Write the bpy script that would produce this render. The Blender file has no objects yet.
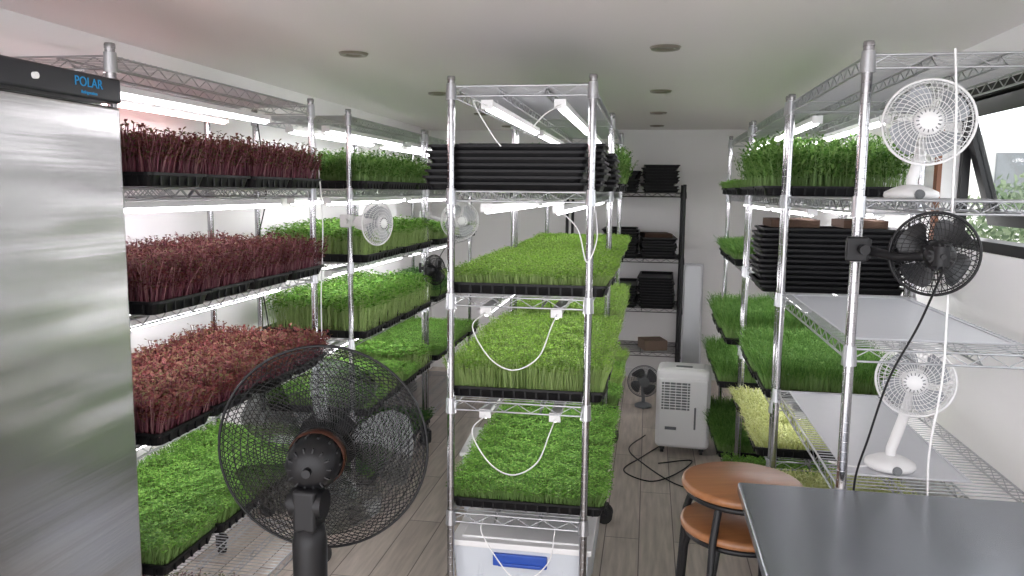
import bpy, math, random
from mathutils import Vector, Matrix
random.seed(7)
S = bpy.context.scene
COL = S.collection
try:
    S.view_settings.view_transform = 'Standard'
    S.view_settings.look = 'None'
    S.view_settings.exposure = 0.34
except Exception:
    pass

# ------------------------------------------------------------------ materials
def nmat(name):
    m = bpy.data.materials.new(name); m.use_nodes = True
    nt = m.node_tree
    for n in list(nt.nodes): nt.nodes.remove(n)
    out = nt.nodes.new('ShaderNodeOutputMaterial')
    return m, nt, out

def pmat(name, col, rough=0.5, metal=0.0, noise=0.0, nscale=20.0, bump=0.0, stretch=None, spec=0.5, alpha=1.0, bdist=0.002):
    m, nt, out = nmat(name)
    b = nt.nodes.new('ShaderNodeBsdfPrincipled')
    b.inputs['Roughness'].default_value = rough
    b.inputs['Metallic'].default_value = metal
    b.inputs['Specular IOR Level'].default_value = spec
    b.inputs['Alpha'].default_value = alpha
    b.inputs['Base Color'].default_value = (*col, 1)
    nt.links.new(b.outputs[0], out.inputs[0])
    if noise > 0 or bump > 0:
        tc = nt.nodes.new('ShaderNodeTexCoord')
        mp = nt.nodes.new('ShaderNodeMapping')
        if stretch: mp.inputs['Scale'].default_value = stretch
        nz = nt.nodes.new('ShaderNodeTexNoise'); nz.inputs['Scale'].default_value = nscale
        nz.inputs['Detail'].default_value = 4
        nt.links.new(tc.outputs['Object'], mp.inputs[0]); nt.links.new(mp.outputs[0], nz.inputs[0])
        if noise > 0:
            r = nt.nodes.new('ShaderNodeMapRange')
            r.inputs['To Min'].default_value = 1 - noise; r.inputs['To Max'].default_value = 1 + noise
            nt.links.new(nz.outputs['Fac'], r.inputs['Value'])
            mx = nt.nodes.new('ShaderNodeVectorMath'); mx.operation = 'SCALE'
            mx.inputs[0].default_value = col
            nt.links.new(r.outputs[0], mx.inputs['Scale'])
            nt.links.new(mx.outputs[0], b.inputs['Base Color'])
        if bump > 0:
            bp = nt.nodes.new('ShaderNodeBump'); bp.inputs['Strength'].default_value = bump
            bp.inputs['Distance'].default_value = bdist
            nt.links.new(nz.outputs['Fac'], bp.inputs['Height'])
            nt.links.new(bp.outputs[0], b.inputs['Normal'])
    return m

def emat(name, col, s):
    m, nt, out = nmat(name)
    e = nt.nodes.new('ShaderNodeEmission'); e.inputs[0].default_value = (*col, 1); e.inputs[1].default_value = s
    nt.links.new(e.outputs[0], out.inputs[0]); return m

def leafmat(name, cols, tr=0.3):
    m, nt, out = nmat(name)
    g = nt.nodes.new('ShaderNodeNewGeometry')
    r = nt.nodes.new('ShaderNodeValToRGB')
    el = r.color_ramp.elements
    n = len(cols)
    el[0].position = 0; el[0].color = (*cols[0], 1)
    el[1].position = 1; el[1].color = (*cols[-1], 1)
    for i in range(1, n - 1):
        e = el.new(i / (n - 1)); e.color = (*cols[i], 1)
    nt.links.new(g.outputs['Random Per Island'], r.inputs[0])
    d = nt.nodes.new('ShaderNodeBsdfDiffuse'); t = nt.nodes.new('ShaderNodeBsdfTranslucent')
    mx = nt.nodes.new('ShaderNodeMixShader'); mx.inputs[0].default_value = tr
    nt.links.new(r.outputs[0], d.inputs[0]); nt.links.new(r.outputs[0], t.inputs[0])
    nt.links.new(d.outputs[0], mx.inputs[1]); nt.links.new(t.outputs[0], mx.inputs[2])
    gl = nt.nodes.new('ShaderNodeBsdfGlossy'); gl.inputs['Roughness'].default_value = 0.5
    gl.inputs[0].default_value = (0.8, 0.8, 0.8, 1)
    m2 = nt.nodes.new('ShaderNodeMixShader'); m2.inputs[0].default_value = 0.03
    nt.links.new(mx.outputs[0], m2.inputs[1]); nt.links.new(gl.outputs[0], m2.inputs[2])
    nt.links.new(m2.outputs[0], out.inputs[0])
    return m

def thinglass(name, tint, gloss):
    m, nt, out = nmat(name)
    t = nt.nodes.new('ShaderNodeBsdfTransparent'); t.inputs[0].default_value = (*tint, 1)
    g = nt.nodes.new('ShaderNodeBsdfGlossy'); g.inputs['Roughness'].default_value = 0.08
    mx = nt.nodes.new('ShaderNodeMixShader'); mx.inputs[0].default_value = gloss
    nt.links.new(t.outputs[0], mx.inputs[1]); nt.links.new(g.outputs[0], mx.inputs[2]); nt.links.new(mx.outputs[0], out.inputs[0])
    return m

M_wall = pmat('wall_paint', (0.90, 0.89, 0.89), 0.6, noise=0.015, nscale=3)
M_ceil = pmat('ceiling_paint', (0.83, 0.79, 0.785), 0.4, noise=0.015, nscale=2)
M_chrome = pmat('chrome_wire', (0.50, 0.51, 0.53), 0.28, 0.9)
M_post = pmat('chrome_post', (0.40, 0.40, 0.41), 0.17, 1.0, noise=0.18, nscale=40, stretch=(0.1, 0.1, 1))
M_black = pmat('black_plastic', (0.007, 0.007, 0.008), 0.38, spec=.3)
M_tray = pmat('black_tray_plastic', (0.004, 0.004, 0.005), 0.4, spec=.25)
M_dark = pmat('dark_metal', (0.02, 0.02, 0.022), 0.4, 0.3)
M_white = pmat('white_plastic', (0.86, 0.86, 0.86), 0.35)
M_soil = pmat('growing_medium', (0.04, 0.03, 0.02), 0.95, noise=0.4, nscale=120)
def steel_mat():
    # brushed sheet: fine horizontal grain plus broad, gently uneven horizontal panels of reflectivity
    m, nt, out = nmat('brushed_steel')
    b = nt.nodes.new('ShaderNodeBsdfPrincipled'); b.inputs['Metallic'].default_value = 1.0; b.inputs['Roughness'].default_value = .27
    tc = nt.nodes.new('ShaderNodeTexCoord')
    def nz(sc, st, det):
        mp = nt.nodes.new('ShaderNodeMapping'); mp.inputs['Scale'].default_value = st
        n = nt.nodes.new('ShaderNodeTexNoise'); n.inputs['Scale'].default_value = sc; n.inputs['Detail'].default_value = det
        nt.links.new(tc.outputs['Object'], mp.inputs[0]); nt.links.new(mp.outputs[0], n.inputs[0]); return n
    a = nz(3, (1, .12, 9), 3); c = nz(6, (1, .1, 60), 2); w = nz(2.2, (1, .8, 3.2), 1)
    mr = nt.nodes.new('ShaderNodeMapRange'); mr.inputs['To Min'].default_value = .42; mr.inputs['To Max'].default_value = .68
    nt.links.new(c.outputs['Fac'], mr.inputs[0])
    cb = nt.nodes.new('ShaderNodeCombineColor')
    for i in range(3): nt.links.new(mr.outputs[0], cb.inputs[i])
    nt.links.new(cb.outputs[0], b.inputs['Base Color'])
    b1 = nt.nodes.new('ShaderNodeBump'); b1.inputs['Strength'].default_value = .10; b1.inputs['Distance'].default_value = .008
    b2 = nt.nodes.new('ShaderNodeBump'); b2.inputs['Strength'].default_value = .45; b2.inputs['Distance'].default_value = .02
    nt.links.new(a.outputs['Fac'], b1.inputs['Height']); nt.links.new(w.outputs['Fac'], b2.inputs['Height'])
    nt.links.new(b2.outputs[0], b1.inputs['Normal']); nt.links.new(b1.outputs[0], b.inputs['Normal'])
    nt.links.new(b.outputs[0], out.inputs[0]); return m
M_steel = steel_mat()
M_table = pmat('table_steel', (0.30, 0.32, 0.35), 0.27, 0.85, noise=0.05, nscale=30, stretch=(0.3, 6, 1))
M_legs = pmat('table_leg_steel', (0.25, 0.26, 0.27), 0.35, 1.0)
M_wood = pmat('stool_wood', (0.27, 0.115, 0.045), 0.33, noise=0.4, nscale=9, stretch=(1, 8, 1))
M_timber = pmat('timber_trim', (0.24, 0.09, 0.04), 0.5, noise=0.2, nscale=12, stretch=(4, 4, 0.6))
M_blue = pmat('blue_plastic', (0.02, 0.08, 0.42), 0.35)
M_clear = pmat('milky_plastic', (0.62, 0.66, 0.71), 0.3)
M_mat = pmat('coir_mat', (0.07, 0.04, 0.026), 0.95, noise=0.3, nscale=90, bump=0.6)
M_card = pmat('cardboard', (0.16, 0.11, 0.08), 0.8, noise=0.1, nscale=15)
M_sheet = pmat('white_sheet', (0.58, 0.59, 0.62), 0.4, noise=0.03)
M_tyre = pmat('caster_rubber', (0.02, 0.02, 0.02), 0.6)
M_tube = emat('led_tube_emission', (1.0, 0.96, 1.0), 15.5)
M_tubep = emat('pink_led_tube_emission', (1.0, 0.58, 0.56), 19.0)
M_blade = pmat('dark_blade', (0.02, 0.021, 0.023), 0.3)
M_smoke = thinglass('smoked_blade', (0.55, 0.58, 0.57), 0.04)
M_glass = thinglass('window_glass', (0.95, 0.97, 0.97), 0.06)
M_logo = emat('logo_blue', (0.05, 0.28, 0.55), 0.6)
M_lens = pmat('downlight_lens', (0.25, 0.23, 0.2), 0.3)
M_ringm = pmat('downlight_ring', (0.33, 0.30, 0.26), 0.3, 0.6)
M_greyp = pmat('grey_plastic', (0.15, 0.16, 0.17), 0.4)
M_header = pmat('header_plastic', (0.02, 0.021, 0.025), 0.3, spec=.4)
M_red = pmat('copper_winding', (0.06, 0.02, 0.01), 0.4, 0.5)
M_grass = pmat('outdoor_ground', (0.14, 0.17, 0.10), 0.9, noise=0.3, nscale=5)
M_build = pmat('outdoor_wall', (0.6, 0.6, 0.58), 0.8, noise=0.05, nscale=4)

def floor_mat():
    m, nt, out = nmat('floor_planks')
    tc = nt.nodes.new('ShaderNodeTexCoord'); mp = nt.nodes.new('ShaderNodeMapping')
    mp.inputs['Rotation'].default_value = (0, 0, math.radians(90))
    br = nt.nodes.new('ShaderNodeTexBrick')
    br.inputs['Color1'].default_value = (0.53, 0.465, 0.405, 1)
    br.inputs['Color2'].default_value = (0.66, 0.585, 0.515, 1)
    br.inputs['Mortar'].default_value = (0.19, 0.16, 0.14, 1)
    br.inputs['Scale'].default_value = 1.0
    br.inputs['Mortar Size'].default_value = 0.0025
    br.inputs['Brick Width'].default_value = 1.2
    br.inputs['Row Height'].default_value = 0.16
    br.inputs['Bias'].default_value = 0.0
    nz = nt.nodes.new('ShaderNodeTexNoise'); nz.inputs['Scale'].default_value = 5; nz.inputs['Detail'].default_value = 6
    m2 = nt.nodes.new('ShaderNodeMapping'); m2.inputs['Scale'].default_value = (9, 0.8, 1)
    nt.links.new(tc.outputs['Object'], mp.inputs[0]); nt.links.new(mp.outputs[0], br.inputs[0])
    nt.links.new(tc.outputs['Object'], m2.inputs[0]); nt.links.new(m2.outputs[0], nz.inputs[0])
    r = nt.nodes.new('ShaderNodeMapRange'); r.inputs['From Min'].default_value = 0.3; r.inputs['From Max'].default_value = 0.7
    r.inputs['To Min'].default_value = 0.76; r.inputs['To Max'].default_value = 1.1
    nt.links.new(nz.outputs['Fac'], r.inputs[0])
    mx = nt.nodes.new('ShaderNodeVectorMath'); mx.operation = 'SCALE'
    nt.links.new(br.outputs[0], mx.inputs[0]); nt.links.new(r.outputs[0], mx.inputs['Scale'])
    b = nt.nodes.new('ShaderNodeBsdfPrincipled'); b.inputs['Roughness'].default_value = 0.42
    nt.links.new(mx.outputs[0], b.inputs['Base Color']); nt.links.new(b.outputs[0], out.inputs[0])
    return m
M_floor = floor_mat()

# ------------------------------------------------------------------ mesh builder
class MB:
    def __init__(s): s.v = []; s.f = []; s.m = []; s.s = []
    def add(s, vs, fs, mat=0, smooth=False):
        o = len(s.v); s.v.extend(vs)
        for f in fs: s.f.append([i + o for i in f]); s.m.append(mat); s.s.append(smooth)
    def box(s, c, d, mat=0, M=None, taper=1.0):
        x, y, z = d[0] / 2, d[1] / 2, d[2] / 2
        vs = []
        for k, zz in ((taper, -z), (1, z)):
            vs += [Vector((-x * k, -y * k, zz)), Vector((x * k, -y * k, zz)), Vector((x * k, y * k, zz)), Vector((-x * k, y * k, zz))]
        if M is not None: vs = [M @ p for p in vs]
        vs = [tuple(p + Vector(c)) for p in vs]
        s.add(vs, [[3, 2, 1, 0], [4, 5, 6, 7], [0, 1, 5, 4], [1, 2, 6, 5], [2, 3, 7, 6], [3, 0, 4, 7]], mat)
    def cyl(s, p, q, r, n=8, r2=None, mat=0, cap=True):
        p = Vector(p); q = Vector(q); r2 = r if r2 is None else r2
        d = (q - p).normalized()
        a = d.orthogonal().normalized(); b = d.cross(a)
        vs = []
        for c, rr in ((p, r), (q, r2)):
            for i in range(n):
                t = 2 * math.pi * i / n
                vs.append(tuple(c + a * math.cos(t) * rr + b * math.sin(t) * rr))
        s.add(vs, [[i, (i + 1) % n, n + (i + 1) % n, n + i] for i in range(n)], mat, True)
        if cap:
            s.add(vs[:n], [list(range(n))[::-1]], mat); s.add(vs[n:], [list(range(n))], mat)
    def tube(s, pts, r, n=6, closed=False, mat=0):
        pts = [Vector(p) for p in pts]; N = len(pts); vs = []
        up = None
        for i, p in enumerate(pts):
            if closed: d = pts[(i + 1) % N] - pts[i - 1]
            else: d = pts[min(i + 1, N - 1)] - pts[max(i - 1, 0)]
            d.normalize()
            if up is None: up = d.orthogonal().normalized()
            a = (up - d * up.dot(d))
            if a.length < 1e-6: a = d.orthogonal()
            a.normalize(); up = a; b = d.cross(a)
            for k in range(n):
                t = 2 * math.pi * k / n
                vs.append(tuple(p + a * math.cos(t) * r + b * math.sin(t) * r))
        fs = []
        for i in range(N if closed else N - 1):
            j = (i + 1) % N
            for k in range(n): fs.append([i * n + k, i * n + (k + 1) % n, j * n + (k + 1) % n, j * n + k])
        s.add(vs, fs, mat, True)
        if not closed:
            s.add(vs[:n], [list(range(n))[::-1]], mat); s.add(vs[-n:], [list(range(n))], mat)
    def ring(s, c, R, r, seg=40, n=6, mat=0):
        s.tube([(c[0] + R * math.cos(2 * math.pi * i / seg), c[1] + R * math.sin(2 * math.pi * i / seg), c[2]) for i in range(seg)], r, n, True, mat)
    def lathe(s, prof, n=32, c=(0, 0, 0), mat=0, smooth=True):
        vs = []
        for r, z in prof:
            for i in range(n):
                t = 2 * math.pi * i / n
                vs.append((c[0] + r * math.cos(t), c[1] + r * math.sin(t), c[2] + z))
        fs = []
        for j in range(len(prof) - 1):
            for i in range(n): fs.append([j * n + i, j * n + (i + 1) % n, (j + 1) * n + (i + 1) % n, (j + 1) * n + i])
        s.add(vs, fs, mat, smooth)
    def mesh(s, name, mats):
        me = bpy.data.meshes.new(name)
        me.from_pydata([tuple(v) for v in s.v], [], s.f); me.update()
        for m in mats: me.materials.append(m)
        me.polygons.foreach_set('material_index', s.m)
        me.polygons.foreach_set('use_smooth', s.s)
        me.update(); return me

def ob(name, data, loc=(0, 0, 0), parent=None, rot=None, mat=None, bevel=0):
    o = bpy.data.objects.new(name, data); COL.objects.link(o)
    if mat is not None: o.matrix_basis = mat
    else:
        o.location = loc
        if rot: o.rotation_euler = rot
    if parent is not None: o.parent = parent
    if bevel:
        b = o.modifiers.new('bevel', 'BEVEL'); b.width = bevel; b.segments = 3; b.limit_method = 'ANGLE'
    return o
def tag(o, label, cat, group=None, kind=None):
    o['label'] = label; o['category'] = cat
    if group: o['group'] = group
    if kind: o['kind'] = kind
    return o
def empty(name, loc, rot=None):
    e = bpy.data.objects.new(name, None); COL.objects.link(e); e.location = loc; e.empty_display_size = 0.05
    if rot: e.rotation_euler = rot
    return e
def aim(d):
    z = Vector(d).normalized(); x = Vector((0, 0, 1)).cross(z)
    if x.length < 1e-4: x = Vector((1, 0, 0))
    x.normalize(); y = z.cross(x)
    return Matrix((x, y, z)).transposed()

# ------------------------------------------------------------------ room
H = 2.15; XL = -1.94; XR = 1.12; YB = 6.95; YN = -0.7
def struct(name, mb, mats, bevel=0):
    o = ob(name, mb.mesh(name, mats), bevel=bevel); o['kind'] = 'structure'; return o
m = MB(); m.box(((XL + XR) / 2, (YN + YB) / 2, -0.05), (XR - XL + 0.2, YB - YN, 0.1)); struct('floor', m, [M_floor])
m = MB(); m.box(((XL + XR) / 2, (YN + YB) / 2, H + 0.05), (XR - XL + 0.2, YB - YN, 0.1)); struct('ceiling', m, [M_ceil])
m = MB(); m.box((XL - 0.05, (YN + YB) / 2, H / 2), (0.1, YB - YN, H)); struct('wall_left', m, [M_wall])
m = MB(); m.box(((XL + XR) / 2, YB + 0.05, H / 2), (XR - XL + 0.2, 0.1, H)); struct('wall_back', m, [M_wall])
WY0, WY1, WZ0, WZ1 = 0.3, 3.38, 1.43, 2.0
m = MB()
m.box((XR + 0.05, (YN + YB) / 2, WZ0 / 2), (0.1, YB - YN, WZ0))
m.box((XR + 0.05, (YN + YB) / 2, (WZ1 + H) / 2), (0.1, YB - YN, H - WZ1))
m.box((XR + 0.05, (YN + WY0) / 2, (WZ0 + WZ1) / 2), (0.1, WY0 - YN, WZ1 - WZ0))
m.box((XR + 0.05, (WY1 + YB) / 2, (WZ0 + WZ1) / 2), (0.1, YB - WY1, WZ1 - WZ0))
struct('wall_right', m, [M_wall])
for nm, x, sx in (('baseboard_left', XL + 0.006, 0.012), ('baseboard_right', XR - 0.006, 0.012)):
    m = MB(); m.box((x, (YN + YB) / 2, 0.04), (sx, YB - YN, 0.08)); struct(nm, m, [M_white])
m = MB(); m.box(((XL + XR) / 2, YB - 0.006, 0.04), (XR - XL - 0.03, 0.012, 0.08)); struct('baseboard_back', m, [M_white])
m = MB()
m.box((XR - 0.002, WY1 + 0.012, (WZ0 + WZ1) / 2 - .03), (0.016, 0.04, WZ1 - WZ0 - .06))
struct('trim_1', m, [M_timber])
m = MB()
m.box((XR + 0.055, (WY0 + WY1) / 2, WZ0 + 0.018), (0.09, WY1 - WY0, 0.036))
m.box((XR + 0.055, (WY0 + WY1) / 2, WZ1 - 0.018), (0.09, WY1 - WY0, 0.036))
m.box((XR + 0.085, WY1 - .015, (WZ0 + WZ1) / 2), (0.03, 0.03, WZ1 - WZ0 - .072))
m.box((XR + 0.06, 1.80, (WZ0 + WZ1) / 2), (0.06, 0.05, WZ1 - WZ0 - .072))
struct('trim_2', m, [M_black])
def sash(nm, y0, y1):
    L = y1 - y0; hgt = 0.47; t = 0.055
    m = MB()
    m.box((0, 0, -t / 2), (0.035, L, t)); m.box((0, 0, -hgt + t / 2), (0.035, L, t))
    m.box((0, -L / 2 + t / 2, -hgt / 2), (0.035, t, hgt - 2 * t)); m.box((0, L / 2 - t / 2, -hgt / 2), (0.035, t, hgt - 2 * t))
    m.box((0, 0, -hgt / 2), (0.006, L - 2 * t, hgt - 2 * t), mat=1)
    o = ob(nm, m.mesh(nm, [M_black, M_glass]), (XR + 0.05, (y0 + y1) / 2, WZ1 - 0.037), rot=(0, math.radians(-17), 0)); o['kind'] = 'structure'
sash('window_1', 1.84, 3.33); sash('window_2', 0.36, 1.76)

# outdoors
m = MB(); m.box((9.3, 6, -0.3), (16, 22, 0.1)); o = ob('outdoor_ground', m.mesh('outdoor_ground', [M_grass])); tag(o, 'grassy ground outside the window', 'ground', kind='structure')
m = MB(); m.box((8.0, 15.0, 1.2), (8, .3, 2.9)); m.box((6.4, 14.82, 1.9), (1.2, .06, .9), mat=1); m.box((9.0, 14.82, 1.9), (1.2, .06, .9), mat=1)
o = ob('garden_wall', m.mesh('garden_wall', [M_build, M_greyp])); tag(o, 'pale rendered building wall seen through the window', 'wall', kind='structure')
m = MB()
for i in range(9000):
    y = random.uniform(2, 13); top = 1.68 + 0.20 * math.sin(y * 1.9) + .12 * math.sin(y * 5.1)
    c = Vector((3.0 + random.uniform(0, .9) + .12 * y, y, -0.25 + random.random() ** .7 * (top + .25)))
    a = Vector((random.uniform(-1, 1), random.uniform(-1, 1), random.uniform(-1, 1))).normalized() * 0.06
    b = a.orthogonal().normalized() * 0.035
    m.add([tuple(c - a), tuple(c + b), tuple(c + a), tuple(c - b)], [[0, 1, 2, 3]])
M_hedge = leafmat('hedge_leaf', [(0.06, 0.10, 0.05), (0.12, 0.17, 0.09), (0.20, 0.25, 0.15)])
o = ob('hedge', m.mesh('hedge', [M_hedge])); tag(o, 'leafy green hedge outside the open window', 'hedge', kind='stuff')

m = MB(); m.lathe([(0.028, -0.002), (0.032, -0.008), (0.052, -0.010), (0.058, -0.001)], 28); m.lathe([(0.0001, -0.001), (0.030, -0.003)], 28, mat=1)
dl = m.mesh('downlight', [M_ringm, M_lens])
for X in (-1.16, 0.04):
    for Y in (3.03, 4.30, 5.45, 6.5):
        o = ob('ceiling_downlight', dl, (X, Y, H)); tag(o, 'round recessed ceiling downlight with metal ring, switched off', 'ceiling light', 'ceiling downlights')

# ------------------------------------------------------------------ wire racks
def shelf_mesh(W, L, mat):
    m = MB(); x, y = W / 2, L / 2
    for z, r in ((-0.003, 0.0032), (-0.034, 0.0032)):
        for X in (-x, x): m.cyl((X, -y, z), (X, y, z), r, 6, cap=False)
        for Y in (-y, y): m.cyl((-x, Y, z), (x, Y, z), r, 6, cap=False)
    def zig(p, q, n):
        p = Vector(p); q = Vector(q); pts = []
        for i in range(n + 1):
            c = p.lerp(q, i / n); c.z = -0.005 if i % 2 else -0.032; pts.append(c)
        m.tube(pts, 0.0018, 4)
    nl = int(L / 0.04) // 2 * 2; nw = int(W / 0.04) // 2 * 2
    for X in (-x, x): zig((X, -y, 0), (X, y, 0), nl)
    for Y in (-y, y): zig((-x, Y, 0), (x, Y, 0), nw)
    n = int(L / 0.024)
    for i in range(1, n):
        Y = -y + L * i / n; m.cyl((-x, Y, 0), (x, Y, 0), 0.0017, 4, cap=False)
    for X in (-x / 3, x / 3):
        m.cyl((X, -y, -0.005), (X, y, -0.005), 0.0028, 5, cap=False)
        m.cyl((X, -y, -0.03), (X, y, -0.03), 0.0028, 5, cap=False); zig((X, -y, 0), (X, y, 0), nl)
    for X in (-x, x):
        for Y in (-y, y): m.cyl((X, Y, -0.045), (X, Y, 0.006), 0.0185, 12, 0.0155)
    return m.mesh('wire_shelf', [mat])
def post_mesh(h, mat):
    m = MB(); m.cyl((0, 0, 0.1), (0, 0, h), 0.0127, 14)
    m.lathe([(0.0001, 0), (0.012, 0), (0.0138, -0.004), (0.0138, -0.012)][::-1], 14, (0, 0, h + 0.004))
    z = 0.16
    while z < h - 0.03:
        m.lathe([(0.0127, -0.0012), (0.0133, 0), (0.0127, 0.0012)], 14, (0, 0, z)); z += 0.0254
    return m.mesh('post', [mat])
m = MB()
m.cyl((0, 0, 0.075), (0, 0, 0.115), 0.012, 10, mat=1)
m.box((0, 0, 0.078), (0.045, 0.05, 0.008), mat=1)
for sx in (-.019, .019): m.box((sx, 0.012, 0.057), (0.003, 0.036, 0.04), mat=1)
m.cyl((-0.014, 0.012, 0.04), (0.014, 0.012, 0.04), 0.04, 22); m.cyl((-0.022, 0.012, 0.04), (0.022, 0.012, 0.04), 0.012, 10, mat=1)
ME_caster = m.mesh('caster', [M_tyre, M_dark])
_sh = {}; _po = {}
def rack(label, x0, x1, y0, y1, zs, h=1.98, dark=False):
    mt = M_dark if dark else M_chrome; mp = M_dark if dark else M_post
    k = (round(x1 - x0, 3), round(y1 - y0, 3), dark)
    if k not in _sh: _sh[k] = shelf_mesh(x1 - x0, y1 - y0, mt)
    if (h, dark) not in _po: _po[(h, dark)] = post_mesh(h, mp)
    cx, cy = (x0 + x1) / 2, (y0 + y1) / 2
    e = empty('wire_shelving_rack', (cx, cy, 0)); tag(e, label, 'shelving rack', 'wire shelving racks')
    for X in (x0, x1):
        for Y in (y0, y1):
            ob('post', _po[(h, dark)], (X - cx, Y - cy, 0), e)
            ob('caster', ME_caster, (X - cx, Y - cy, 0), e, rot=(0, 0, random.uniform(0, 6)))
    for z in zs: ob('wire_shelf', _sh[k], (0, 0, z), e)
    return e
ZL = [1.955, 1.62, 1.275, 0.91, 0.53, 0.18]
ZC = [1.955, 1.62, 1.275, 0.92, 0.525]
ZR = [1.955, 1.61, 1.24, 0.87, 0.50]
ZR2 = [1.955, 1.61, 1.235, 0.81, 0.57, 0.18]
LA = (-1.83, -1.37, 1.87, 3.09); LB = (-1.83, -1.37, 3.50, 4.72); LC = (-1.83, -1.37, 4.79, 6.01)
CA = (-0.64, -0.184, 2.53, 3.75); CB = (-0.64, -0.184, 3.80, 5.02)
RA = (0.505, 0.965, 2.06, 3.10); RB = (0.505, 0.965, 3.16, 4.20); RC = (0.505, 0.965, 4.28, 5.32)
rack('chrome wire rack holding red microgreens beside the steel refrigerator', *LA, ZL)
rack('chrome wire rack holding green pea shoots along the wall', *LB, ZL)
rack('chrome wire rack at the far end of the wall row', *LC, ZL)
rack('central chrome wire rack with black trays and green microgreens', *CA, ZC)
rack('chrome wire rack standing behind the central one', *CB, ZC)
rack('chrome wire rack with small fans clipped on beside the window', *RA, ZR)
rack('chrome wire rack with pea shoots and stacked black trays', *RB, ZR2)
rack('chrome wire rack with grass trays near the back wall', *RC, ZR2)
rack('dark wire rack holding empty black trays against the back wall', -0.65, 0.27, 6.38, 6.84, [1.62, 1.10, 0.70, 0.34], h=1.68, dark=True)

# ------------------------------------------------------------------ trays and microgreens
def tray_mesh(ribs, h=0.038, tuck=.016):
    m = MB(); X, Y = 0.27, 0.14
    def loop(x, y, z, r=0.018, seg=3):
        pts = []
        for sx, sy, a0 in ((1, 1, 0), (-1, 1, 90), (-1, -1, 180), (1, -1, 270)):
            for k in range(seg + 1):
                a = math.radians(a0 + 90 * k / seg)
                pts.append((sx * (x - r) + sx * r * abs(math.cos(a)), sy * (y - r) + sy * r * abs(math.sin(a)), z))
        return pts
    loops = [loop(X - tuck, Y - tuck, 0), loop(X - .007, Y - .007, h - .008), loop(X, Y, h - .008), loop(X, Y, h), loop(X - .008, Y - .008, h), loop(X - .016, Y - .016, 0.003)]
    n = len(loops[0]); vs = [p for l in loops for p in l]; fs = [list(range(n))[::-1]]
    for j in range(len(loops) - 1):
        for i in range(n): fs.append([j * n + i, j * n + (i + 1) % n, (j + 1) * n + (i + 1) % n, (j + 1) * n + i])
    fs.append([5 * n + i for i in range(n)])
    m.add(vs, fs)
    if ribs:
        for i in range(-6, 7):
            for sy in (-1, 1): m.box((i * .038, sy * (Y - .009), 0.016), (0.006, 0.006, 0.026))
        for i in range(-2, 3):
            for sx in (-1, 1): m.box((sx * (X - .009), i * .042, 0.016), (0.006, 0.006, 0.026))
    return m.mesh('tray', [M_tray])
ME_tray = tray_mesh(True); ME_etray = tray_mesh(False, .026, .014)

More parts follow.
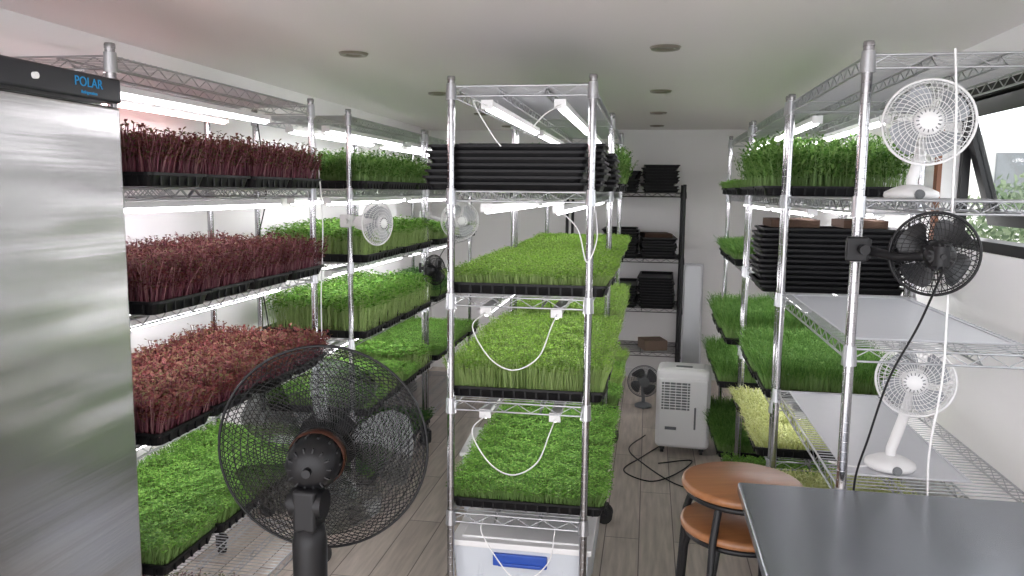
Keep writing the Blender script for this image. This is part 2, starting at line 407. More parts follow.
def greens(name, nx, ny, h, hv, kind, leaf, leafm, stemm, lean=0.12, sw=0.0011, clump=.16):
    rnd = random.Random(name)
    v = []; f = []; mi = []
    def poly(ps, mt):
        o = len(v); v.extend(ps); f.append(list(range(o, o + len(ps)))); mi.append(mt)
    v += [(-.258, -.128, 0), (.258, -.128, 0), (.258, .128, 0), (-.258, .128, 0)]; f.append([0, 1, 2, 3]); mi.append(2)
    def leafpoly(b, ang, ln, wd, up):
        c, s = math.cos(ang), math.sin(ang)
        def P(l, w, z): return (b[0] + c * l - s * w, b[1] + s * l + c * w, b[2] + z)
        poly([P(0, 0, 0), P(ln * .35, wd * .45, up * .4 + wd * .1), P(ln * .8, wd * .42, up * .85 + wd * .1), P(ln, 0, up * .9), P(ln * .8, -wd * .42, up * .85 + wd * .1), P(ln * .35, -wd * .45, up * .4 + wd * .1)], 0)
    for i in range(nx):
        for j in range(ny):
            x = (-.5 + (i + rnd.random()) / nx) * .52; y = (-.5 + (j + rnd.random()) / ny) * .26
            und = 1 + clump * (math.sin(x * 31 + 1 + 6 * y) * math.sin(y * 37 + 2 - 9 * x) + .6 * math.sin(x * 83 + y * 41) * math.sin(y * 77 - x * 29))
            ph = h * (1 + hv * rnd.uniform(-1, 1)) * und
            ex = 0.02 * (x / .26) ** 5; ey = 0.012 * (y / .13) ** 5
            tx = x + ex + max(-1.8, min(1.8, rnd.gauss(0, 1))) * lean * ph; ty = y + ey + max(-1.8, min(1.8, rnd.gauss(0, 1))) * lean * ph
            mx, my = x + (tx - x) * .35, y + (ty - y) * .35
            a = rnd.random() * math.pi; wx, wy = math.cos(a) * sw, math.sin(a) * sw
            if kind == 'grass':
                w = leaf; wx, wy = math.cos(a) * w, math.sin(a) * w
                o = len(v); ux, uy = tx - x + rnd.gauss(0, .25) * ph, ty - y + rnd.gauss(0, .25) * ph
                v.extend([(x - wx * .7, y - wy * .7, 0), (x + wx * .7, y + wy * .7, 0), (mx - wx, my - wy, ph * .5), (mx + wx, my + wy, ph * .5), (tx - wx * .8, ty - wy * .8, ph * .82), (tx + wx * .8, ty + wy * .8, ph * .82), (tx + ux * .8, ty + uy * .8, ph * (.80 + .15 * rnd.random()))])
                f.extend([[o, o + 1, o + 3, o + 2], [o + 2, o + 3, o + 5, o + 4], [o + 4, o + 5, o + 6]]); mi.extend([1, 0, 0])
                if rnd.random() < .5: leafpoly((tx, ty, ph * .8), rnd.random() * 6.28, .010, .006, .004)
                continue
            o = len(v)
            v.extend([(x - wx, y - wy, 0), (x + wx, y + wy, 0), (mx - wx, my - wy, ph * .5), (mx + wx, my + wy, ph * .5), (tx - wx, ty - wy, ph), (tx + wx, ty + wy, ph)])
            f.extend([[o, o + 1, o + 3, o + 2], [o + 2, o + 3, o + 5, o + 4]]); mi.extend([1, 1])
            if kind == 'coty':
                a = rnd.random() * 6.283
                for k in (0, 1):
                    l = leaf * rnd.uniform(.7, 1.2)
                    leafpoly((tx, ty, ph), a + math.pi * k + rnd.uniform(-.4, .4), l, l * .85, l * rnd.uniform(-.15, .5))
            else:
                lvs = (.45, .68, .88, 1.0) if kind == 'pea' else (.55, .80, 1.0)
                for lv in lvs:
                    bx, by = x + (tx - x) * lv, y + (ty - y) * lv; a = rnd.random() * 6.283
                    for k in (0, 1):
                        l = leaf * rnd.uniform(.6, 1.2)
                        leafpoly((bx, by, ph * lv), a + math.pi * k + rnd.uniform(-.5, .5), l, l * (.55 if kind == 'pea' else .8), l * rnd.uniform(-.2, .9))
    me = bpy.data.meshes.new(name); me.from_pydata(v, [], f); me.update()
    for mt in (leafm, stemm, M_soil): me.materials.append(mt)
    me.polygons.foreach_set('material_index', mi); return me

L_green = leafmat('leaf_green', [(0.06, 0.17, 0.02), (0.12, 0.29, 0.035), (0.18, 0.39, 0.055), (0.29, 0.51, 0.10)])
L_lime = leafmat('leaf_lime', [(0.095, 0.22, 0.02), (0.175, 0.35, 0.035), (0.25, 0.44, 0.055), (0.37, 0.55, 0.11)])
L_pea = leafmat('leaf_pea', [(0.05, 0.14, 0.022), (0.11, 0.24, 0.045), (0.23, 0.38, 0.10)])
L_deep = leafmat('leaf_deep', [(0.025, 0.08, 0.018), (0.05, 0.14, 0.03), (0.09, 0.20, 0.05)])
L_grass = leafmat('leaf_grass', [(0.055, 0.15, 0.025), (0.11, 0.25, 0.045), (0.20, 0.37, 0.08)])
L_red = leafmat('leaf_maroon', [(0.095, 0.022, 0.022), (0.15, 0.045, 0.038), (0.10, 0.11, 0.04), (0.21, 0.09, 0.07), (0.11, 0.03, 0.028), (0.12, 0.13, 0.05)])
L_purple = leafmat('leaf_purple', [(0.11, 0.02, 0.026), (0.18, 0.042, 0.045), (0.13, 0.10, 0.045), (0.24, 0.095, 0.085), (0.12, 0.028, 0.034)])
L_pink = leafmat('leaf_pink', [(0.21, 0.04, 0.045), (0.31, 0.09, 0.085), (0.34, 0.17, 0.11), (0.19, 0.16, 0.065), (0.24, 0.06, 0.06), (0.30, 0.11, 0.10)])
L_yel = leafmat('leaf_yellow', [(0.42, 0.47, 0.15), (0.56, 0.60, 0.25), (0.66, 0.70, 0.40)])
L_mix = leafmat('leaf_purple_green', [(0.10, 0.05, 0.08), (0.16, 0.22, 0.09), (0.20, 0.10, 0.14), (0.12, 0.18, 0.07)])
S_pale = leafmat('stem_pale', [(0.26, 0.38, 0.11), (0.40, 0.52, 0.21)])
S_gr = leafmat('stem_green', [(0.15, 0.28, 0.07), (0.26, 0.39, 0.13)])
S_red = leafmat('stem_red', [(0.10, 0.022, 0.04), (0.19, 0.05, 0.075), (0.32, 0.16, 0.16)])
G = {
 'radish': greens('radish', 64, 34, .094, .26, 'bush', .011, L_red, S_red),
 'amaranth': greens('amaranth', 64, 34, .092, .26, 'bush', .011, L_purple, S_red),
 'basil': greens('basil', 66, 35, .080, .26, 'bush', .012, L_pink, S_red),
 'broccoli': greens('broccoli', 92, 48, .044, .2, 'coty', .0076, L_lime, S_pale, clump=.12),
 'rocket': greens('rocket', 90, 47, .082, .16, 'coty', .0076, L_lime, S_pale, clump=.12),
 'cress': greens('cress', 90, 46, .056, .26, 'coty', .0088, L_green, S_gr, clump=.16),
 'pea': greens('pea', 40, 21, .12, .28, 'pea', .019, L_pea, S_gr, lean=.16),
 'sunflower': greens('sunflower', 46, 24, .10, .2, 'coty', .019, L_green, S_pale),
 'dark': greens('dark', 46, 24, .06, .25, 'coty', .018, L_deep, S_gr),
 'mixed': greens('mixed', 40, 20, .035, .4, 'coty', .010, L_mix, S_red),
 'grass': greens('grass', 88, 44, .10, .26, 'grass', .0013, L_grass, S_gr, lean=.16),
 'yellow': greens('yellow', 78, 40, .044, .2, 'grass', .0015, L_yel, L_yel, lean=.2),
}
LAB = {
 'radish': 'black seedling tray of dark maroon radish microgreens with purple stems',
 'amaranth': 'black seedling tray of purple-red microgreens',
 'basil': 'black seedling tray dense with pinkish red leafy microgreens',
 'broccoli': 'black seedling tray of short bright lime-green microgreens',
 'rocket': 'black seedling tray of tall pale-stemmed green microgreens',
 'cress': 'black seedling tray of curly mid-green microgreens',
 'pea': 'black seedling tray of tall leafy green pea shoots',
 'sunflower': 'black seedling tray of broad-leaved green sunflower shoots',
 'dark': 'black seedling tray of dark green leafy seedlings',
 'mixed': 'black seedling tray of sparse purple and green seedlings',
 'grass': 'black seedling tray of fine green grass shoots',
 'yellow': 'black seedling tray of pale yellow sprouting shoots'}
def tray(x, y, z, kind, rz=0.0, zs=1.0, grp='planted microgreens trays'):
    t = ob('microgreens_tray', ME_tray, (x, y, z + .002), rot=(0, 0, rz + random.uniform(-.012, .012)))
    tag(t, LAB[kind], 'plant tray', grp)
    g = ob('microgreens', G[kind], (0, 0, 0.026), t, rot=(0, 0, random.choice((0, math.pi))))
    g.scale = (1, 1, zs * random.uniform(.93, 1.07)); g['kind'] = 'stuff'
    return t
def row(x, y0, n, z, kinds, step=0.289, dx=0.0, zs=1.0):
    for i in range(n):
        k = kinds if isinstance(kinds, str) else kinds[i % len(kinds)]
        tray(x + random.uniform(-.008, .008) + dx * i, y0 + .15 + step * i, z, k, zs=zs)
xl = -1.565
row(xl, 1.885, 4, ZL[1], 'radish'); row(xl, 1.885, 4, ZL[2], 'amaranth'); row(xl, 1.885, 4, ZL[3], 'basil', zs=1.0); row(xl, 1.885, 4, ZL[4], 'cress')
row(xl + .03, 1.885, 2, ZL[5], 'mixed')
row(xl, 3.515, 4, ZL[1], 'pea', zs=.9); row(xl, 3.515, 4, ZL[2], 'sunflower', zs=1.1); row(xl, 3.515, 4, ZL[3], 'sunflower', zs=1.35); row(xl, 3.515, 4, ZL[4], ['cress', 'sunflower'])
row(xl, 4.805, 4, ZL[1], 'pea', zs=.7); row(xl, 4.805, 4, ZL[2], 'sunflower', zs=.7); row(xl, 4.805, 4, ZL[3], 'dark'); row(xl, 4.805, 4, ZL[4], 'cress')
row(xl, 3.515, 4, ZL[5], 'dark', zs=.7)
xc = -0.392
row(xc, 2.55, 4, ZC[2], 'broccoli'); row(xc, 2.55, 4, ZC[3], 'rocket', zs=1.1); row(xc, 2.55, 4, ZC[4], 'cress', zs=.85)
row(xc, 3.82, 4, ZC[2], 'broccoli'); row(xc, 3.82, 4, ZC[3], 'rocket', zs=1.15); row(xc, 3.82, 4, ZC[4], ['cress', 'rocket'])
row(xc, 3.82, 3, ZC[1], 'pea', zs=1.1)
xr = 0.735
row(xr - .035, 3.175, 3, ZR2[1], 'pea', step=.3, zs=1.25); row(xr - .02, 4.295, 3, ZR2[1], 'cress', step=.3, zs=.7)
row(xr - .02, 4.295, 3, ZR2[2], 'grass', step=.3, zs=.8)
row(xr, 3.175, 3, ZR2[3], 'grass', step=.3, zs=1.2); row(xr - .05, 4.295, 3, ZR2[3], 'grass', step=.3, zs=1.4)
row(xr - .02, 3.175, 3, ZR2[4], 'yellow', step=.3, zs=1.1); row(xr - .07, 4.295, 3, ZR2[4], 'grass', step=.3)
row(xr - .06, 2.48, 2, ZR[4], 'yellow', step=.3); row(xr - .07, 4.295, 3, ZR2[5], 'grass', step=.3)
row(xr - .05, 3.2, 3, ZR2[5], 'cress', step=.3)

def stack(x, y, z, n, rz, pitch, lab, grp, jit=.004, rj=.012):
    for i in range(n):
        o = ob('empty_tray', ME_etray, (x + random.uniform(-jit, jit), y + random.uniform(0, jit), z + .002 + i * pitch), rot=(0, 0, rz + random.uniform(-rj, rj)))
        tag(o, lab, 'empty tray', grp)
hp = math.pi / 2
cl = 'empty black seedling tray stacked on the central rack'; cg = 'empty trays on the central rack'
stack(-0.472, 2.70, ZC[1], 7, 0, .0205, cl, cg, .012, .010)
stack(-0.430, 3.00, ZC[1], 8, 0, .0205, cl, cg, .008)
stack(-0.400, 3.31, ZC[1], 7, 0, .0205, cl, cg, .008)
stack(0.70, 3.33, ZR2[2], 12, 0, .0205, 'empty black seedling tray in a tall stack beside the window rack', 'empty trays near the window', .008)
for x, a, b, c in ((0.08, 9, 7, 11), (-0.22, 7, 10, 8)):
    gl = 'empty trays on the back rack'; ll = 'empty black seedling tray stacked on the dark back rack'
    stack(x, 6.6, 1.62, a, hp, .0235, ll, gl, .016, .05); stack(x, 6.6, 1.10, b, hp, .022, ll, gl, .012, .04); stack(x, 6.6, .70, c, hp, .022, ll, gl, .012, .04)
def block(name, c, d, mt, label, cat, rz=0, grp=None):
    m = MB(); m.box((0, 0, d[2] / 2), d)
    for k in (-1, 1): m.box((0, k * d[1] * .25, d[2] + .0012), (d[0] * .98, .004, .0024))
    o = ob(name, m.mesh(name, [mt]), c, rot=(0, 0, rz), bevel=.004); tag(o, label, cat, grp); return o
zt = ZR2[2] + .002 + 12 * .0205 + .008
block('coir_mat', (0.56, 3.33, zt), (.18, .24, .03), M_mat, 'brown coir growing mat on stacked black trays', 'growing mat', grp='coir mats')
block('coir_mat', (0.82, 3.33, zt), (.16, .22, .03), M_mat, 'brown coir growing mat on stacked black trays', 'growing mat', grp='coir mats')
block('coir_mat', (0.06, 6.58, 1.10 + .002 + 7 * .022 + .006), (.22, .3, .03), M_mat, 'brown coir mat topping trays on the back rack', 'growing mat', .15, grp='coir mats')
block('cardboard_box', (0.06, 6.52, .343), (.19, .2, .08), M_card, 'small brown cardboard box on the back rack', 'box', .3)
for (x, y, z, w, l) in ((0.735, 2.62, ZR[2], .40, .90), (0.70, 2.62, ZR[3], .31, .90)):
    m = MB(); m.box((0, 0, .001), (w, l, .0014))
    for sx in (-1, 1): m.box((sx * (w / 2 - .003), 0, .0035), (.006, l, .0034))
    for sy in (-1, 1): m.box((0, sy * (l / 2 - .003), .0035), (w - .012, .006, .0034))
    o = ob('plastic_shelf_liner', m.mesh('liner', [M_sheet]), (x, y, z + .002)); tag(o, 'flat pale plastic liner sheet lying on wire shelf', 'shelf liner', 'shelf liners')

# ------------------------------------------------------------------ LED lights
def led_meshes(L, mt):
    a = MB(); a.box((0, 0, 0), (.034, L, .018)); a.box((0, -L / 2, -.004), (.038, .014, .03)); a.box((0, L / 2, -.004), (.038, .014, .03))
    for k in (-.35, .35): a.tube([(0, k * L, .009), (0.004, k * L, .02), (0, k * L, .028)], .0015, 4)
    b = MB(); b.cyl((0, -L / 2 + .008, -.016), (0, L / 2 - .008, -.016), .0085, 10)
    return a.mesh('led_housing', [M_white]), b.mesh('led_tube', [mt])
LM = {1.12: led_meshes(1.12, M_tube), .98: led_meshes(.98, M_tube), 'p': led_meshes(1.12, M_tubep)}
def leds(R, zs, L=1.12, xs=(-.12, .12), lab='white LED strip light hung under wire shelf', up=.052):
    cx = (R[0] + R[1]) / 2; cy = (R[2] + R[3]) / 2
    for z in zs:
        for dx in xs:
            o = ob('led_grow_light', LM[L][0], (cx + dx, cy, z - up)); tag(o, lab, 'grow light', 'LED grow lights')
            ob('light_tube', LM[L][1], (0, 0, 0), o)
XS = (-.08, .10)
leds(LA, ZL[:1], 'p', (-.12,), 'pinkish LED strip light hung under top wire shelf'); leds(LA, ZL[:1], 1.12, (.06,)); leds(LA, ZL[1:4], xs=XS); leds(LA, ZL[4:5], xs=(.08,)); leds(LB, ZL[:4], xs=XS); leds(LC, ZL[:4], xs=XS); leds(CA, ZC[:4]); leds(CB, ZC[:4])  # strip under near-left rack's fifth shelf is added to brighten its bottom tier
leds(RB, ZR2[:4], .98); leds(RC, ZR2[:4], .98)

# ------------------------------------------------------------------ refrigerator
FX = -1.27; FY0, FY1 = 1.05, 1.765; FH = 1.885
e = empty('upright_refrigerator', (-1.58, (FY0 + FY1) / 2, 0)); tag(e, 'tall stainless steel upright refrigerator with black control strip', 'refrigerator')
def part(name, mb, mats, par, bevel=0, label=None):
    o = ob(name, mb.mesh(name, mats), (-par.location.x, -par.location.y, -par.location.z), par, bevel=bevel)
    if label: o['label'] = label
    return o
cy = (FY0 + FY1) / 2; fw = FY1 - FY0
m = MB(); m.box((-1.61, cy, FH / 2 + .05), (.58, fw, FH - .1)); part('cabinet_body', m, [M_steel], e, .006)
m = MB(); m.box((-1.295, cy, .94), (.05, fw - .004, 1.74)); part('door', m, [M_steel], e, .008)
m = MB(); m.box((-1.295, cy, 1.848), (.056, fw, .058)); part('control_strip', m, [M_header], e, .006, 'black control strip with logo')
m = MB(); m.box((-1.2655, FY0 + .22, 1.846), (.006, .09, .03)); part('temperature_display', m, [M_greyp], e)
m = MB(); m.cyl((-1.266, FY1 - .28, 1.848), (-1.258, FY1 - .28, 1.848), .007, 16); part('lock', m, [M_white], e)
for a in (-1.85, -1.36):
    for b in (FY0 + .06, FY1 - .06):
        m = MB(); m.cyl((a, b, 0), (a, b, .11), .022, 12); m.cyl((a, b, 0), (a, b, .015), .03, 14); part('foot', m, [M_dark], e)
def text_mesh(s, size, mt):
    c = bpy.data.curves.new('t', 'FONT'); c.body = s; c.size = size; c.extrude = .0006; c.align_x = 'CENTER'; c.align_y = 'CENTER'
    o = bpy.data.objects.new('t', c); COL.objects.link(o); bpy.context.view_layer.update()
    me = bpy.data.meshes.new_from_object(o.evaluated_get(bpy.context.evaluated_depsgraph_get())); bpy.data.objects.remove(o)
    me.materials.clear(); me.materials.append(mt); return me
for s, sz, y, z in (('POLAR', .030, FY1 - .115, 1.854), ('Refrigeration', .010, FY1 - .115, 1.832)):
    o = ob('logo_lettering', text_mesh(s, sz, M_logo), (FX + .0045 - e.location.x, y - e.location.y, z), e, rot=(hp, 0, hp)); o['label'] = 'blue logo lettering'

# ------------------------------------------------------------------ steel table
TX0, TX1, TY0, TY1, TZ = 0.24, 1.06, 1.28, 1.985, 0.90
e = empty('steel_worktable', ((TX0 + TX1) / 2, (TY0 + TY1) / 2, 0)); tag(e, 'brushed stainless steel worktable beside round wooden stools', 'table')
m = MB(); m.box(((TX0 + TX1) / 2, (TY0 + TY1) / 2, TZ - .015), (TX1 - TX0, TY1 - TY0, .03)); part('tabletop', m, [M_table], e, .007)
for X in (TX0 + .10, TX1 - .05):
    for Y in (TY0 + .05, TY1 - .08):
        m = MB(); m.cyl((X, Y, .03), (X, Y, TZ - .03), .019, 14); m.cyl((X, Y, 0), (X, Y, .03), .014, 12, .02); part('leg', m, [M_legs], e)
m = MB(); m.box(((TX0 + .05 + TX1) / 2, (TY0 + TY1) / 2, .25), (TX1 - TX0 - .11, TY1 - TY0 - .06, .025)); part('undershelf', m, [M_legs], e, .004)

# ------------------------------------------------------------------ stools
def stool(z, label, rz):
    e = empty('round_stool', (0.270, 2.135, z), (0, 0, rz)); tag(e, label, 'stool', 'stacked round stools')
    m = MB(); m.lathe([(.0001, .715), (.148, .715), (.158, .72), (.160, .728), (.158, .736), (.150, .74), (.0001, .74)], 48)
    ob('seat', m.mesh('seat', [M_wood]), parent=e)
    m = MB(); m.ring((0, 0, .706), .140, .009, 40, 8); ob('seat_ring', m.mesh('seat_ring', [M_black]), parent=e)
    for k in range(4):
        a = math.radians(45 + 90 * k); c, s = math.cos(a), math.sin(a)
        m = MB(); m.tube([(c * .135, s * .135, .706), (c * .162, s * .162, .62), (c * .205, s * .205, .012)], .0105, 8); m.cyl((c * .206, s * .206, 0), (c * .205, s * .205, .02), .014, 10)
        ob('leg', m.mesh('leg', [M_black]), parent=e)
    m = MB(); m.ring((0, 0, .26), .182, .007, 40, 8); ob('footrest_ring', m.mesh('footrest_ring', [M_black]), parent=e)
stool(0, 'round brown wooden stool with black legs, lower of stacked pair', .25)
stool(.11, 'round brown wooden stool nested on another stool', .25)

# ------------------------------------------------------------------ fans
def grille(R, rh, depth, n, swirl, rings, wr, mt, name='grille'):
    m = MB()
    def P(t, a):
        r = rh + (R - rh) * t
        z = depth * (1 - t ** 2.6)
        return (r * math.cos(a), r * math.sin(a), z)
    for i in range(n):
        a0 = 2 * math.pi * i / n
        m.tube([P(t / 6, a0 + swirl * t / 6) for t in range(7)], wr, 4)
    for k in range(rings):
        t = (k + .5) / rings
        r = rh + (R - rh) * t; m.ring((0, 0, depth * (1 - t ** 2.6)), r, wr, 48, 4)
    m.ring((0, 0, 0), R, wr * 3.2, 56, 8); m.ring((0, 0, depth), rh, wr * 2, 32, 6)
    return m.mesh(name, [mt])
def blade(R, rh, n, mt, pitch=.35):
    m = MB(); vs = []; fs = []; A, B = 7, 6; w = 2 * math.pi / n * .62
    for i in range(A):
        t = i / (A - 1); r = rh + (R - rh) * t
        for j in range(B):
            u = j / (B - 1) - .5; ww = w * (.75 + .5 * math.sin(t * 2.4)) * (1 if t < .95 else .85)
            a = u * ww + t * .25; z = -u * r * ww * pitch + .01 * (1 - (2 * u) ** 2)
            vs.append((r * math.cos(a), r * math.sin(a), z))
    for i in range(A - 1):
        for j in range(B - 1): fs.append([i * B + j, i * B + j + 1, (i + 1) * B + j + 1, (i + 1) * B + j])
    m.add(vs, fs, 0, True); m.add([(x, y, z - .002) for x, y, z in vs], [f[::-1] for f in fs], 0, True)
    return m.mesh('blade', [mt])
def fan_head(e, c, d, R, mt, bm, nb, nw, rings, wr, swirl, motor, depth, cap=True, hubm=None):
    M = Matrix.Translation(Vector(c) - e.location) @ aim(d).to_4x4()
    ob('front_grille', grille(R, R * .30, depth, nw, swirl, rings, wr, mt), parent=e, mat=M)
    ob('rear_grille', grille(R, R * .24, depth * .8, nw, -swirl, rings, wr, mt), parent=e, mat=M @ Matrix.Scale(-1, 4, (0, 0, 1)))
    b = blade(R * .86, R * .18, nb, bm)
    for k in range(nb): ob('blade', b, parent=e, mat=M @ Matrix.Rotation(2 * math.pi * k / nb + .4, 4, 'Z'))
    m = MB(); m.lathe([(.0001, depth * .55), (R * .12, depth * .5), (R * .2, depth * .2), (R * .2, -depth * .4), (.0001, -depth * .4)], 24); ob('hub', m.mesh('hub', [hubm or bm]), parent=e, mat=M)
    m = MB(); z0 = depth + .004
    m.lathe([(.0001, z0 + .006), (R * .22, z0 + .005), (R * .31, z0), (R * .31, z0 - .005), (.0001, z0 - .005)], 32)
    if cap:
        for k in range(16):
            a = 2 * math.pi * k / 16
            m.box((math.cos(a) * R * .24, math.sin(a) * R * .24, z0 + .006), (R * .07, R * .025, .003), mat=1, M=Matrix.Rotation(a, 3, 'Z'))
    ob('grille_badge', m.mesh('grille_badge', [mt, M_greyp]), parent=e, mat=M)
    m = MB(); z0 = -depth * .8; r, l = motor
    m.lathe([(.0001, z0 + .01), (r * .95, z0 + .008), (r, z0 - .004), (r, z0 - l * .6), (r * .85, z0 - l * .85), (r * .5, z0 - l), (.0001, z0 - l - .002)], 28)
    for k in range(14):
        a = 2 * math.pi * k / 14
        m.box((math.cos(a) * r, math.sin(a) * r, z0 - l * .35), (.006, .004, l * .5), M=Matrix.Rotation(a, 3, 'Z'))
        m.box((math.cos(a) * r * .62, math.sin(a) * r * .62, z0 - l * .90), (r * .4, .003, .008), M=Matrix.Rotation(a, 3, 'Z'))
    m.cyl((0, 0, z0 - l), (0, 0, z0 - l - .018), r * .16, 12)
    ob('motor_housing', m.mesh('motor_housing', [mt]), parent=e, mat=M)
    return M
fc = Vector((-0.695, 1.60, 1.050)); fd = Vector((-0.19, 1, 0.00)).normalized()
px = -.675
e = empty('pedestal_fan', (px, 1.475, 0)); tag(e, 'large black pedestal fan seen from behind, wire grille guard', 'fan')
fan_head(e, fc, fd, .230, M_black, M_smoke, 5, 96, 11, .0010, .9, (.056, .100), .058, cap=False, hubm=M_blade)
def P(mb, name, mats, bevel=0): return part(name, mb, mats, e, bevel)
m = MB(); m.lathe([(.0585, -.006), (.062, -.003), (.062, .016), (.0585, .020)], 28)
o = ob('winding_band', m.mesh('winding_band', [M_red]), parent=e, mat=Matrix.Translation(fc - e.location) @ aim(fd).to_4x4() @ Matrix.Translation((0, 0, -.072)))
m = MB(); m.box((px, 1.475, .965), (.05, .06, .09)); m.cyl((px - .035, 1.475, .975), (px + .035, 1.475, .975), .03, 20); m.cyl((px - .045, 1.475, .975), (px - .035, 1.475, .975), .018, 12); P(m, 'tilt_neck', [M_black], .008)
m = MB(); m.lathe([(.0001, 0), (.03, 0), (.036, -.04), (.034, -.2), (.026, -.26), (.0001, -.26)], 24, (px, 1.475, .93)); P(m, 'control_head', [M_black])
m = MB(); m.cyl((px, 1.475, .30), (px, 1.475, .70), .0125, 16); m.cyl((px, 1.475, .03), (px, 1.475, .36), .018, 16); m.cyl((px, 1.475, .34), (px, 1.475, .39), .026, 16); P(m, 'pole', [M_dark])
m = MB(); m.lathe([(.0001, .055), (.03, .055), (.05, .04), (.19, .022), (.21, .01), (.21, 0), (.0001, 0)], 40, (px, 1.475, 0)); P(m, 'base', [M_black])

def desk_fan(base, head, d, R, mt, bm, label):
    e = empty('desk_fan', base); tag(e, label, 'fan', 'small fans')
    fan_head(e, head, d, R, mt, bm, 4, 44, 5, .0011, .35, (R * .36, R * .55), R * .30)
    h = Vector(head) - Vector(base); dn = Vector(d).normalized(); bk = h - dn * R * .62
    m = MB(); m.lathe([(.0001, 0), (.062, 0), (.066, .006), (.064, .016), (.045, .026), (.022, .034), (.0001, .036)], 32); ob('base', m.mesh('base', [mt]), parent=e, rot=(0, 0, 0))
    m = MB(); m.tube([(0, 0, .02), (0, 0, .05), tuple(bk * .5 + Vector((0, 0, .01))), tuple(bk)], .014, 10); m.cyl(tuple(bk + Vector((-.022, 0, 0))), tuple(bk + Vector((.022, 0, 0))), .02, 16); ob('neck', m.mesh('neck', [mt]), parent=e)
    m = MB(); m.cyl((0, -.062, .008), (0, -.07, .012), .012, 14); m.cyl((0, -.07, .012), (0, -.073, .013), .007, 14); ob('speed_knob', m.mesh('speed_knob', [M_greyp]), parent=e)
def clip_fan(clamp, head, d, R, mt, bm, label, ml=.55):
    e = empty('clip_fan', clamp); tag(e, label, 'fan', 'small fans')
    fan_head(e, head, d, R, mt, bm, 4, 44, 5, .0011, .35, (R * .36, R * ml), R * .30)
    h = Vector(head) - Vector(clamp); dn = Vector(d).normalized(); bk = h - dn * R * .7
    m = MB(); m.box((0, 0, 0), (.05, .05, .05)); m.box((-.01, -.03, 0), (.05, .014, .06)); m.cyl((0, -.04, 0), (0, -.065, 0), .012, 12); ob('clamp', m.mesh('clamp', [mt]), parent=e, bevel=.005)
    m = MB(); m.tube([(0, 0, 0), tuple(bk * .5 + Vector((0, 0, -.012))), tuple(bk)], .011, 10)
    m.cyl(tuple(bk + Vector((0, 0, -.022))), tuple(bk + Vector((0, 0, .022))), .018, 14); ob('arm', m.mesh('arm', [mt]), parent=e)
M_fanw = pmat('fan_white_plastic', (0.78, 0.78, 0.78), 0.35)
M_bw = pmat('fan_blade_pale', (0.30, 0.32, 0.34), 0.35)
desk_fan((.665, 2.20, ZR[1] + .002), (.675, 2.14, 1.80), (-.28, -1, .02), .104, M_fanw, M_bw, 'small white desk fan standing on upper wire shelf near window')
desk_fan((.675, 2.25, ZR[3] + .006), (.705, 2.19, 1.135), (-.35, -1, .04), .095, M_fanw, M_bw, 'small white desk fan standing on lower wire shelf')
clip_fan((.505, 2.04, 1.49), (.655, 1.97, 1.485), (.12, 1, 0), .096, M_black, M_blade, 'small black clip-on fan clamped to chrome rack post')
clip_fan((-1.37, 3.50, 1.475), (-1.200, 3.40, 1.47), (.90, -.40, 0), .098, M_fanw, M_bw, 'small white clip-on fan attached to rack post', 1.1)
clip_fan((-1.37, 4.79, 1.46), (-1.12, 4.64, 1.44), (.5, -1, 0), .115, M_fanw, M_bw, 'small white clip-on fan at the rear rack of the wall row')
clip_fan((-1.37, 4.77, 1.14), (-1.27, 4.62, 1.14), (.6, 1, 0), .09, M_black, M_blade, 'small black clip-on fan near hanging cables')
desk_fan((0.0, 5.95, 0.002), (0.0, 5.90, .21), (.1, -1, 0), .12, M_greyp, M_blade, 'small grey fan standing on the floor by the back rack')

# ------------------------------------------------------------------ dehumidifier
e = empty('portable_dehumidifier', (0.25, 4.98, 0), (0, 0, math.radians(-4))); tag(e, 'white portable dehumidifier with dark vent grille on the floor', 'dehumidifier')
m = MB(); m.box((0, 0, .29), (.33, .24, .50)); ob('body', m.mesh('body', [M_white]), parent=e, bevel=.03)
m = MB(); m.box((0, -.002, .27), (.30, .25, .43)); ob('front_panel', m.mesh('front_panel', [M_white]), parent=e, bevel=.012)
m = MB(); m.box((-.045, -.126, .375), (.17, .006, .17))
for k in range(9): m.box((-.045, -.130, .305 + k * .0175), (.17, .006, .005), mat=1)
for k in range(5): m.box((-.115 + k * .035, -.131, .375), (.004, .007, .17), mat=1)
ob('vent_grille', m.mesh('vent_grille', [M_greyp, M_white]), parent=e)
m = MB(); m.box((.075, -.125, .24), (.012, .006, .14)); ob('water_gauge', m.mesh('water_gauge', [M_greyp]), parent=e, bevel=.002)
m = MB(); m.box((-.07, -.126, .17), (.07, .004, .02)); ob('tank_handle', m.mesh('tank_handle', [M_greyp]), parent=e, bevel=.0015)
m = MB(); m.box((0, 0, .541), (.24, .16, .008)); m.box((0, -.05, .548), (.10, .03, .006), mat=1); ob('control_panel', m.mesh('control_panel', [M_white, M_greyp]), parent=e, bevel=.003)
for X in (-.12, .12):
    for Y in (-.08, .08):
        m = MB(); m.cyl((X - .01, Y, .02), (X + .01, Y, .02), .02, 14); m.box((X, Y, .035), (.03, .03, .02)); ob('wheel', m.mesh('wheel', [M_tyre]), parent=e)
M_panel = pmat('panel_steel', (0.38, 0.39, 0.40), 0.35, 0.8)
m = MB(); m.box((0, 0, .51), (.17, .02, 1.02)); m.box((0, -.012, .51), (.14, .004, .98), mat=1)
o = ob('leaning_panel', m.mesh('leaning_panel', [M_sheet, M_panel]), (.385, 6.76, .01), rot=(math.radians(-7), 0, 0), bevel=.003); tag(o, 'tall narrow silver sheet panel leaning against the back wall', 'panel')

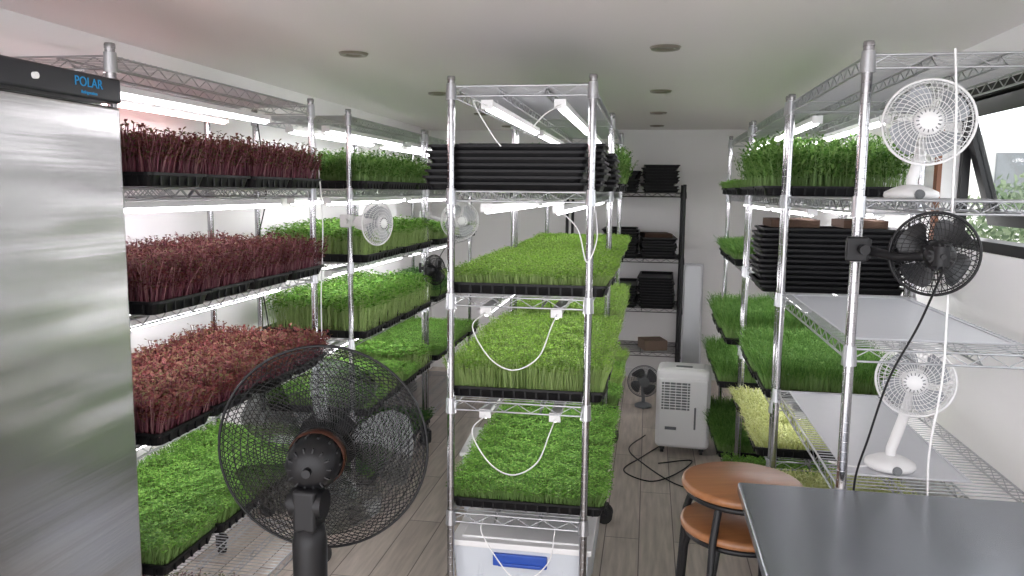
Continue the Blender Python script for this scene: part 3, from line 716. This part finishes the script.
# ------------------------------------------------------------------ storage boxes
def storage(x, y, z, w, l, h, rz, label):
    e = empty('storage_box', (x, y, z), (0, 0, rz)); tag(e, label, 'storage box', 'storage boxes')
    m = MB(); m.box((0, 0, h / 2), (w, l, h), taper=.9)
    for k in (-.3, 0, .3): m.box((k * w, -l / 2 + .010, h * .5), (.02, .012, h * .7))
    ob('box_body', m.mesh('box_body', [M_clear]), parent=e, bevel=.012)
    m = MB(); m.box((0, 0, h + .008), (w + .02, l + .015, .022)); m.box((0, 0, h + .021), (w - .05, l - .05, .008)); ob('lid', m.mesh('lid', [M_white]), parent=e, bevel=.006)
    for s in (-1, 1):
        m = MB(); m.box((0, s * (l / 2 + .004), h - .04), (w * .40, .014, .045)); m.box((0, s * (l / 2 + .012), h - .055), (w * .32, .008, .014)); ob('handle_latch', m.mesh('handle_latch', [M_blue]), parent=e, bevel=.005)
storage(-.405, 2.83, .0, .475, .50, .385, 0, 'milky plastic storage box with blue latch under the central rack')
storage(-.405, 3.43, .0, .475, .50, .385, 0, 'milky plastic storage box with white lid under the central rack')
storage(-.80, 3.95, .0, .20, .42, .30, .05, 'small milky plastic storage box beside the central rack')

# ------------------------------------------------------------------ cables
def cable(pts, mt, label, r=.0028, grp='hanging power cables'):
    P = [Vector(p) for p in pts]; P = [P[0] * 2 - P[1]] + P + [P[-1] * 2 - P[-2]]; out = []
    for i in range(1, len(P) - 2):
        for k in range(8):
            t = k / 8
            out.append(.5 * ((2 * P[i]) + (P[i + 1] - P[i - 1]) * t + (2 * P[i - 1] - 5 * P[i] + 4 * P[i + 1] - P[i + 2]) * t * t + (3 * P[i] - P[i - 1] - 3 * P[i + 1] + P[i + 2]) * t ** 3))
    out.append(P[-2])
    m = MB(); m.tube(out, r, 6); o = ob('power_cable', m.mesh('power_cable', [mt])); tag(o, label, 'cable', grp)
wl = 'thin white power cable looping below the wire shelf'
for z in (ZC[2], ZC[3]):
    cable([(-.53, 2.57, z - .06), (-.56, 2.50, z - .10), (-.50, 2.495, z - .20), (-.42, 2.49, z - .235), (-.34, 2.495, z - .19), (-.30, 2.50, z - .09), (-.29, 2.57, z - .06)], M_white, wl, .0022)
cable([(-.53, 2.57, ZC[0] - .06), (-.56, 2.5, 1.90), (-.50, 2.49, 1.80), (-.47, 2.50, 1.76)], M_white, wl, .0022)
cable([(-.29, 2.57, ZC[0] - .06), (-.33, 2.50, 1.86), (-.37, 2.50, 1.82), (-.40, 2.5, 1.80)], M_white, wl, .0022)
cable([(-.29, 2.6, ZC[1] - .06), (-.22, 2.50, 1.50), (-.19, 2.49, 1.40), (-.16, 2.5, 1.47), (-.17, 2.56, 1.56)], M_white, wl, .0022)
cable([(-.53, 2.55, .50), (-.52, 2.50, .46), (-.40, 2.47, .33), (-.30, 2.50, .38), (-.28, 2.55, .49)], M_white, wl, .0022)
cable([(.69, 2.04, 1.96), (.70, 2.03, 1.80), (.705, 2.02, 1.5), (.715, 2.03, 1.2), (.70, 2.035, 1.0), (.705, 2.04, .87)], M_white, 'thin white cable hanging down beside the small fans')
cable([(.655, 1.90, 1.46), (.63, 1.96, 1.32), (.585, 2.0, 1.18), (.555, 2.03, 1.02), (.535, 2.05, .90), (.53, 2.03, .75)], M_black, 'thin black cable drooping from the black clip fan')
cable([(-1.36, 3.10, 1.85), (-1.34, 3.12, 1.5), (-1.35, 3.11, 1.1), (-1.34, 3.12, .6), (-1.36, 3.12, .3)], M_white, 'thin white cable hanging beside the rack post')
cable([(-1.62, 3.12, 1.9), (-1.60, 3.14, 1.6), (-1.64, 3.13, 1.35), (-1.60, 3.14, 1.0)], M_black, 'thin black cable hanging between the wall racks')
cable([(-1.15, 4.6, 1.34), (-1.24, 4.6, 1.2), (-1.24, 4.64, 1.0), (-1.355, 4.775, .90), (-1.36, 4.78, .80)], M_black, 'thin black cable hanging between the wall racks')
cable([(.515, 2.25, .880), (.57, 2.22, .8805), (.615, 2.235, .8805)], M_white, 'short white cable at the lower desk fan')
fl = 'black power cord lying on the plank floor'
cable([(.12, 5.0, .01), (.0, 4.75, .008), (-.1, 4.5, .008), (.05, 4.35, .008), (.2, 4.5, .008), (.3, 4.75, .008), (.1, 4.65, .012)], M_black, fl, .004, 'floor cables')
cable([(.02, 5.2, .01), (-.08, 4.9, .008), (.02, 4.6, .015), (.18, 4.35, .008), (.30, 4.3, .008), (.42, 4.5, .008)], M_black, fl, .004, 'floor cables')
cable([(-.10, 3.0, .008), (.0, 2.9, .008), (.12, 3.05, .008), (.2, 2.9, .008), (.15, 2.6, .008)], M_white, 'white power cord lying on the plank floor', .004, 'floor cables')

# ------------------------------------------------------------------ world & light
w = bpy.data.worlds.new('World'); S.world = w; w.use_nodes = True
nt = w.node_tree
bg = nt.nodes['Background']; bg.inputs[0].default_value = (0.98, 0.965, 1.0, 1); bg.inputs[1].default_value = 3.3

# ------------------------------------------------------------------ camera
cam = bpy.data.cameras.new('Camera'); co = bpy.data.objects.new('Camera', cam); COL.objects.link(co)
th = math.radians(9.75); p = math.radians(7.0); ro = math.radians(0.6)
F = Vector((-math.sin(th) * math.cos(p), math.cos(th) * math.cos(p), -math.sin(p)))
R0 = Vector((math.cos(th), math.sin(th), 0)); U0 = R0.cross(F)
R = R0 * math.cos(ro) + U0 * math.sin(ro); U = U0 * math.cos(ro) - R0 * math.sin(ro)
Mx = Matrix((R, U, -F)).transposed().to_4x4(); Mx.translation = Vector((0, 0, 1.62))
co.matrix_world = Mx
cam.sensor_width = 36; cam.lens = 36 * 790 / 1024; cam.clip_start = .02
S.camera = co
